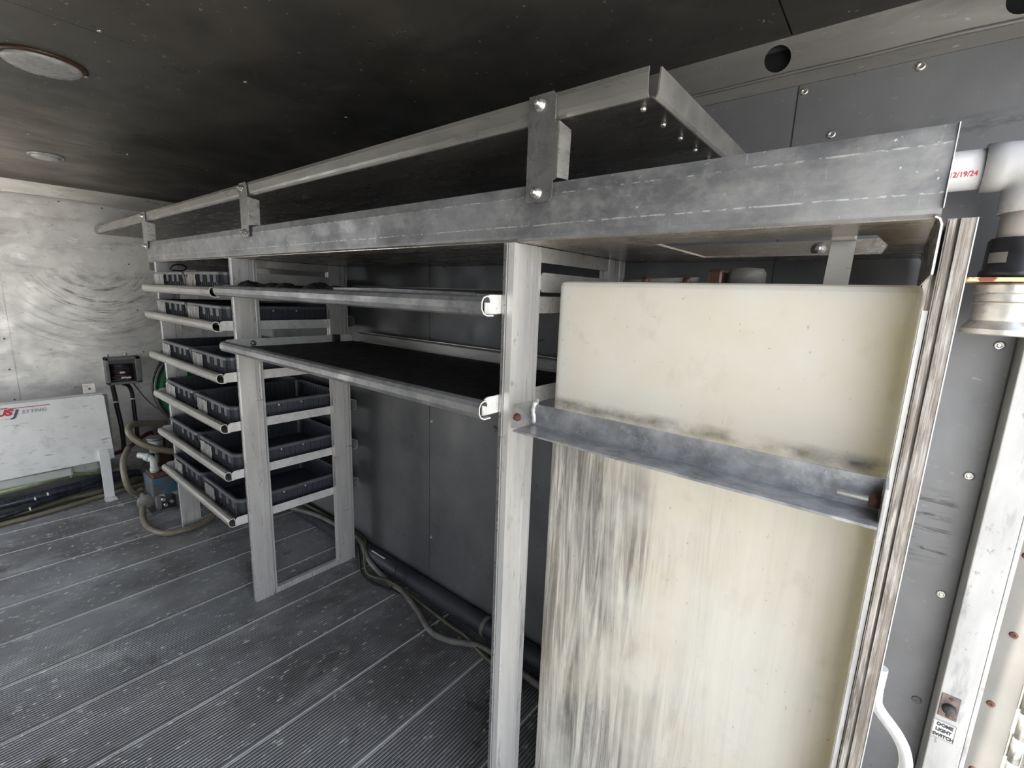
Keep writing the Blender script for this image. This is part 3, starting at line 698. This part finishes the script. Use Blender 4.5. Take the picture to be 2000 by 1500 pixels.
pts = spline([(.071, .955, .893), (.071, .955, .84), (.078, .955, .815), (.108, .955, .782), (.124, .955, .75), (.128, .955, .70), (.128, .955, .5)], 6)
o = obj('grab_handle', MB().tube(pts, .0095, 14), M_WHITEP, loc=(.1, .955, .5)); tag(o, 'white bent tube handle at the foot of the grimy upright', 'handle')
obj('mount', MB().box(.066, .076, .93, .98, .50, .53), M_WHITEP, o)

t = thing('light_switch', 'small dark push switch set in the white door frame', 'switch', (.2255, 1.345, .617))
obj('plate', MB().box(.2095, .2415, 1.3425, 1.3448, .588, .646, .001), M_RUSTG, t)
obj('rocker', MB().lathe([(.0125, 0), (.0125, -.006), (.010, -.011), (.004, -.013)], (.2255, 1.343, .614), 'y', 18), M_BLACK, t)
for dz in (-.0225, .0225): obj('screw', MB().lathe([(.0045, 0), (.003, -.002), (.001, -.001)], (.2255, 1.343, .617 + dz), 'y', 10), M_RUST, t)
t = thing('dome_light_sign', 'small white sign reading DOME LIGHT SWITCH below the push switch', 'sign', (.2255, 1.345, .555))
obj('plate', MB().box(.2055, .2455, 1.3432, 1.3446, .5305, .5765, .0005), M_SIGN, t)
bd = MB()
for a, b, c, d in ((.2065, .2445, .5315, .5322), (.2065, .2445, .5748, .5755), (.2065, .2072, .5315, .5755), (.2438, .2445, .5315, .5755)): bd.box(a, b, 1.3427, 1.3432, c, d)
obj('border', bd, M_INK, t)
for body, xx, zz in (('DOME', .2125, .5635), ('LIGHT', .2120, .5495), ('SWITCH', .2085, .5355)):
    text('lettering', body, .0112, M_INK, t, (xx, 1.3432, zz), (1, 0, 0), (0, 0, 1), offset=.0004, sx=.86)

# ------------------------------------------------------------ ceiling dome lights
for (xc, yc, r, lab) in ((-2.065, .285, .088, 'larger round dome light with bronze ring on the ceiling'), (-3.545, .453, .058, 'small flat round dome light on the ceiling further away')):
    t = thing('dome_light', lab, 'ceiling light', (xc, yc, ZC), 'dome lights')
    obj('bezel', MB().lathe([(r + .014, 0), (r + .013, -.005), (r + .006, -.009), (r + .002, -.006)], (xc, yc, ZC), 'z', 40), M_LENSB if r > .07 else M_LENS, t)
    obj('lens', MB().lathe([(r, -.004), (r, -.012), (r * .9, -.017), (r * .5, -.020), (.004, -.021)], (xc, yc, ZC), 'z', 40), M_LENS, t)
    for s in (-1, 1): obj('screw', MB().lathe([(.006, -.004), (.006, -.009), (.002, -.010)], (xc, yc + s * (r + .008), ZC), 'z', 10), M_ZINC, t)

# ------------------------------------------------------------ jetting cabinet on the front wall
t = thing('jetting_cabinet', 'white scuffed steel jetting cabinet with red logo against the front wall', 'cabinet', (-4.1, .1, 0))
obj('cover', MB().prism([(-.75, .258), (.655, .282), (.640, .728), (.628, .740), (-.75, .735)], 0, -4.17, -4.085), M_WHITEB, t)
obj('side_strip', MB().box(-4.20, -4.172, .652, .672, .34, .72, .002), M_HOSEG, t)
obj('leg', MB().box(-4.083, -4.068, .573, .627, .012, .352, .001), M_WHITEB, t)
obj('foot', MB().box(-4.083, -4.01, .568, .632, .0, .010, .001), M_TAB, t)
obj('leg', MB().box(-4.083, -4.068, -.60, -.546, .012, .352, .001), M_WHITEB, t)
tk = MB().loops([(-4.38, -.02, .16, .16, .62, .06), (-4.38, -.02, .20, .19, .67, .08), (-4.38, -.02, .60, .19, .70, .08), (-4.38, -.02, .64, .16, .66, .06)], 6)
obj('inner_tank', tk, M_WHITER, t, label='rounded white plastic tank behind the cover')
obj('belly', MB().box(-4.20, -4.11, -.70, .44, .205, .262, .012), M_WHITER, t, label='white plastic belly of the tank below the cover')
obj('tab', MB().box(-4.155, -4.150, .548, .612, .742, .812, .001), M_TRAY, t)
obj('tab_foot', MB().box(-4.150, -4.10, .55, .65, .741, .746, .001), M_TRAY, t)
obj('tab_bolt', MB().lathe([(.010, 0), (.010, .003), (.003, .006)], (-4.150, .58, .775), 'x', 4), M_BOXG, t)
vz = MB().cyl((-4.14, .428, .245), (-4.14, .428, .27), .013, 12).cyl((-4.14, .428, .19), (-4.14, .428, .245), .008, 12)
obj('drain_valve', vz, M_WHITEP, t)
XF = -4.0845
text('logo_us', 'US', .050, M_REDINK, t, (XF, .134, .672), (0, 1, 0), (0, 0, 1), shear=.3, offset=.0028, sx=1.18)
text('logo_j', 'J', .060, M_BLUEINK, t, (XF, .206, .660), (0, 1, 0), (0, 0, 1), shear=.3, offset=.002, sx=1.2)
text('logo_etting', 'ETTING', .030, M_GREYINK, t, (XF, .246, .674), (0, 1, 0), (0, 0, 1), shear=.15, sx=1.05)
obj('logo_bar', MB().box(XF, XF + .0008, .19, .376, .710, .714).box(XF, XF + .0008, .0, .19, .713, .719), M_REDINK, t)
# hoses lying along the foot of the cabinet
def hose(name, label, cat, pts, r, m, group=None, n=10, seg=8):
    pts = spline(pts, seg); o = obj(name, MB().tube(pts, r, n), m, loc=tuple(pts[0])); return tag(o, label, cat, group)
hose('hose', 'pale green clear hose running just under the cabinet belly', 'hose', [(-4.13, -.7, .17), (-4.13, .0, .185), (-4.14, .30, .20), (-4.2, .44, .19), (-4.28, .75, .12)], .022, M_CLEAR)
hose('hose', 'thick black shiny hose beneath the green one on the floor', 'hose', [(-4.09, -.7, .10), (-4.09, .0, .11), (-4.13, .42, .12), (-4.2, .62, .12), (-4.24, .85, .08)], .026, M_HOSEK)
hose('hose', 'thinner dark blue grey hose in front of the thick black one', 'hose', [(-4.04, -.7, .05), (-4.04, .05, .060), (-4.10, .3, .085), (-4.17, .5, .085), (-4.25, .8, .08)], .018, M_HOSEK)
hose('hose', 'brown hose lying along the floor under the cabinet', 'hose', [(-4.11, -.7, .03), (-4.09, .1, .035), (-4.12, .4, .05), (-4.13, .55, .045), (-4.2, .85, .05)], .020, M_HOSEO)
hose('hose', 'dull tan hose closest to the room at the cabinet foot', 'hose', [(-3.98, -.7, .016), (-4.02, .1, .018), (-4.05, .35, .02), (-4.10, .55, .02), (-4.16, .9, .02)], .015, M_HOSEB)
for Y, X, Z, h in ((.21, -4.042, .068, 0), (.24, -4.06, .12, 1), (.30, -4.07, .13, 2)):
    o = obj('cable_tie', MB().box(X - .004, X + .02, Y - .004, Y + .004, Z - .004, Z + .012, .001), M_TAB, loc=(X, Y, Z)); tag(o, ('white zip tie end on the dark blue grey hose', 'left white zip tie end on the black hose', 'right white zip tie end on the black hose')[h], 'cable tie')

# ------------------------------------------------------------ electrical box, conduits, reel, pump
t = thing('junction_box', 'open grey electrical box full of wires on the front wall', 'electrical box', (XB, .85, .72))
fr = MB()
for a, b, c, d in ((.745, .765, .72, .925), (.925, .955, .72, .925), (.745, .955, .905, .925), (.745, .955, .715, .735)): fr.box(XB, XB + .075, a, b, c, d, .003)
fr.box(XB, XB + .006, .75, .95, .72, .92)
obj('housing', fr, M_BOXG, t)
rnd = random.Random(2); 
for i in range(11):
    z = .745 + .012 * i; pts = [(XB + .02, .775, z), (XB + .05, .80, z + .012 * rnd.random()), (XB + .06, .85, z + .02 * rnd.random()), (XB + .05, .90, z), (XB + .02, .915, z - .01)]
    obj('wire', MB().tube(spline(pts, 4), .0055, 6), M_RED if i in (2, 5) else M_BLACK, t)
for Y, Z in ((.825, .80), (.83, .76), (.86, .757)): obj('terminal', MB().box(XB + .055, XB + .072, Y, Y + .03, Z, Z + .014, .002), M_TAB, t)
for Y in (.775, .885): obj('lug', MB().lathe([(.009, 0), (.009, .004), (.003, .008)], (XB, Y, .938), 'x', 8), M_ZINC, t)
c1 = hose('conduit', 'black cable sleeve dropping from the left of the electrical box', 'cable', [(XB + .03, .775, .72), (XB + .02, .785, .62), (XB + .02, .79, .52), (XB + .02, .80, .40), (XB + .02, .802, .25), (XB + .03, .79, .10)], .015, M_BLACK)
c2 = hose('conduit', 'black cable sleeve dropping from the right of the electrical box', 'cable', [(XB + .04, .84, .715), (XB + .03, .875, .69), (XB + .02, .892, .62), (XB + .02, .893, .45), (XB + .03, .893, .2)], .0135, M_BLACK)
for c, Y, Z in ((c1, .786, .575), (c2, .892, .585)):
    obj('clamp', MB().cyl((XB + .02, Y, Z - .005), (XB + .02, Y, Z + .005), .018, 14), M_TAB, c)
hose('cable', 'thin black cable sagging from the electrical box to the green reel', 'cable', [(XB + .03, .90, .72), (XB + .2, .93, .62), (XB + .5, .93, .59), (-3.75, .90, .62), (-3.68, .92, .62)], .004, M_BLACK, n=6)
hose('cable', 'bundle of dark red cables at the floor under the conduits', 'cable', [(-4.2, .5, .22), (-4.3, .66, .24), (-4.35, .78, .26), (-4.3, .9, .36), (-4.1, 1.0, .42)], .014, M_RED)

t = thing('hose_reel', 'dark green hose reel behind the left rack upright', 'hose reel', (-3.6, 1.105, .5))
RC = (-3.56, 1.10, .82)
for s in (0, .07):
    obj('disc', MB().lathe([(.02, 0), (.285, 0), (.285, .006), (.24, .016), (.235, .010), (.10, .006), (.02, .006)], (RC[0] - s, RC[1], RC[2]), 'x', 48), M_GREEN, t)
    obj('rim', MB().lathe([(.283, -.006), (.298, -.004), (.302, .004), (.298, .012), (.283, .014)], (RC[0] - s, RC[1], RC[2]), 'x', 48, True), M_BLACK, t)
obj('drum', MB().cyl((RC[0] - .068, RC[1], RC[2]), (RC[0] - .002, RC[1], RC[2]), .16, 32), M_HOSEK, t)
for s in (-.16, .035): obj('frame', MB().box(RC[0] + s, RC[0] + s + .012, RC[1] - .02, RC[1] + .02, .30, .83, .002), M_BOXG, t)
obj('base', MB().box(RC[0] - .20, RC[0] + .07, .95, 1.30, .27, .30, .002), M_BOXG, t)
for X in (-.18, .05):
    for Y in (.96, 1.27): obj('leg', MB().box(RC[0] + X - .01, RC[0] + X + .01, Y, Y + .02, 0, .27), M_BOXG, t)

t = thing('pump', 'small blue and rusty brown pump on the floor beside the left upright', 'pump', (-3.62, .81, 0))
obj('housing', MB().box(-3.80, -3.60, .742, .905, .098, .232, .010), M_BLUE, t)
obj('top_plate', MB().box(-3.79, -3.605, .755, .885, .232, .250, .004), M_RUST, t)
obj('motor', MB().lathe([(.05, 0), (.062, .01), (.062, .20), (.05, .215)], (-4.0, .83, .18), 'x', 24), M_BLACK, t)
obj('base_plate', MB().box(-4.0, -3.58, .72, .92, .0, .012, .002), M_BOXG, t)
for Y in (.755, .865): obj('mount', MB().box(-3.70, -3.595, Y, Y + .03, .012, .115, .004), M_BOXG, t)
obj('bracket', MB().prism([(.77, .118), (.81, .095), (.80, .118)], 0, -3.60, -3.592).prism([(.84, .118), (.87, .09), (.90, .118)], 0, -3.60, -3.592), M_PVCB, t)
for Y, Z in ((.79, .085), (.835, .06), (.80, .045)): obj('fitting', MB().cyl((-3.60, Y, Z), (-3.57, Y, Z), .011, 10), M_STEEL, t)
obj('wheel', MB().lathe([(.01, 0), (.045, .002), (.052, .01), (.045, .02), (.01, .022)], (-3.66, .715, .075), 'x', 22), M_HOSEG, t)
el = [(-3.78, .73, .36), (-3.74, .755, .355), (-3.70, .775, .345), (-3.69, .785, .33), (-3.69, .785, .30), (-3.69, .785, .250)]
obj('elbow_pipe', MB().tube(spline(el, 4), [.019] * 8 + [.021] * 13, 16), M_WHITER, t)
obj('collar', MB().cyl((-3.69, .785, .255), (-3.69, .785, .285), .026, 16), M_WHITER, t)
obj('collar', MB().cyl((-3.705, .772, .343), (-3.735, .757, .356), .025, 16), M_WHITER, t)
o = obj('pressure_tank', MB().loops([(-3.98, 1.18, .02, .15, .12, .05), (-3.98, 1.18, .05, .17, .14, .07), (-3.98, 1.18, .36, .17, .14, .07), (-3.98, 1.18, .40, .13, .10, .06)], 6), M_BLACK, loc=(-3.98, 1.18, 0))
tag(o, 'dark pressure tank in the shadow behind the pump and hoses', 'tank')
o = obj('valve_block', MB().box(-4.27, -4.17, .90, 1.02, .0, .26, .02).box(-4.26, -4.18, .91, .98, .26, .40, .015), M_LENSB, loc=(-4.2, .95, 0)); tag(o, 'dark brown valve block on the floor behind the strainer bowl', 'valve')
t = thing('strainer', 'small clear strainer bowl behind the hose coil', 'strainer', (-3.95, .86, .30))
obj('bowl', MB().cyl((-3.95, .865, .31), (-3.95, .865, .40), .042, 20), M_LENS, t); obj('cap', MB().cyl((-3.95, .865, .40), (-3.95, .865, .42), .050, 20), M_HOSEG, t)
obj('stem', MB().cyl((-3.95, .865, .0), (-3.95, .865, .31), .014, 12), M_BOXG, t)
hose('hose', 'thick beige hose curled into a loop above the pump', 'hose', [(-3.75, 1.02, .33), (-3.78, .93, .335), (-3.8, .82, .385), (-3.82, .735, .45), (-3.85, .705, .515), (-3.95, .75, .53), (-4.05, .86, .50), (-4.1, .97, .47)], .021, M_HOSEB)
hose('hose', 'beige hose bending round into the left side of the pump', 'hose', [(-3.82, .735, .10), (-3.80, .69, .10), (-3.78, .655, .15), (-3.80, .645, .24), (-3.86, .66, .32), (-4.0, .72, .36)], .018, M_HOSEB)
hose('hose', 'beige hose looping on the floor round the foot of the left upright', 'hose', [(-3.74, .72, .10), (-3.68, .70, .05), (-3.50, .66, .022), (-3.33, .655, .020), (-3.20, .70, .020), (-3.165, .80, .020), (-3.19, .92, .024), (-3.25, 1.03, .053), (-3.32, 1.15, .024)], .018, M_HOSEB)
hose('hose', 'black hose crossing behind the pump up to the reel', 'hose', [(-4.3, .85, .10), (-4.15, .95, .35), (-3.95, 1.0, .45), (-3.85, 1.05, .5)], .014, M_BLACK)
o = obj('plastic_block', MB().box(-2.30, -2.225, 1.335, 1.357, .412, .55, .008), M_BLACK, loc=(-2.26, 1.35, .41)); tag(o, 'black plastic block standing at the back of the lowest tray', 'block')
hose('cable', 'black cable looped round the top bar of the leftmost upright', 'cable', [(-3.225, .86, 1.575), (-3.223, .88, 1.60), (-3.222, .92, 1.605), (-3.223, .94, 1.59), (-3.223, .92, 1.572), (-3.224, .87, 1.573)], .004, M_BLACK, n=6)

# ------------------------------------------------------------ pipe and hoses along the foot of the side wall
t = thing('floor_pipe', 'dark dusty pipe lying along the foot of the side wall', 'pipe', (-2, 1.36, 0))
obj('run', MB().cyl((-3.1, 1.376, .045), (-.60, 1.376, .045), .042, 24), M_BPIPE, t)
obj('collar', MB().cyl((-1.215, 1.376, .045), (-1.195, 1.376, .045), .0443, 24), M_HOSEG, t, label='grey collar ring on the pipe')
gh = hose('hose', 'light grey hose snaking over the ribbed floor by the side wall', 'hose', [(-2.95, 1.33, .05), (-2.6, 1.352, .099), (-2.3, 1.362, .101), (-2.16, 1.356, .098), (-2.04, 1.325, .05), (-1.87, 1.312, .018), (-1.70, 1.300, .018), (-1.55, 1.265, .016), (-1.40, 1.215, .016), (-1.29, 1.232, .016), (-1.16, 1.295, .016), (-.95, 1.300, .016), (-.705, 1.29, .016)], .0135, M_HOSEG)
hose('hose', 'dull olive hose next to the light grey one on the floor', 'hose', [(-3.0, 1.37, .096), (-2.55, 1.388, .096), (-2.2, 1.388, .096), (-2.11, 1.35, .085), (-1.98, 1.280, .014), (-1.80, 1.302, .03), (-1.58, 1.312, .012), (-1.36, 1.300, .012), (-1.26, 1.300, .012), (-1.12, 1.27, .012), (-.9, 1.25, .012)], .0095, M_HOSEO)
hose('cable', 'thin dark cable beside the hoses on the floor', 'cable', [(-2.15, 1.34, .084), (-2.10, 1.31, .05), (-1.97, 1.252, .008), (-1.8, 1.275, .008), (-1.65, 1.29, .02)], .006, M_BLACK, n=6)
hose('cable_tie', 'black zip tie with upright tail round the hoses', 'cable tie', [(-1.79, 1.29, .0), (-1.785, 1.30, .045), (-1.78, 1.31, .09), (-1.77, 1.315, .15)], .002, M_BLACK, n=5)
hose('cable_tie', 'second black zip tie tail against the dark pipe', 'cable tie', [(-1.70, 1.30, .03), (-1.695, 1.312, .09), (-1.69, 1.316, .125)], .002, M_BLACK, n=5)
o = obj('wood_splinter', MB().box(-2.05, -1.93, 1.352, 1.358, .0835, .0885, .001), M_TAB, loc=(-2, 1.355, .083)); tag(o, 'short bright strip lying on the floor pipe', 'strip')
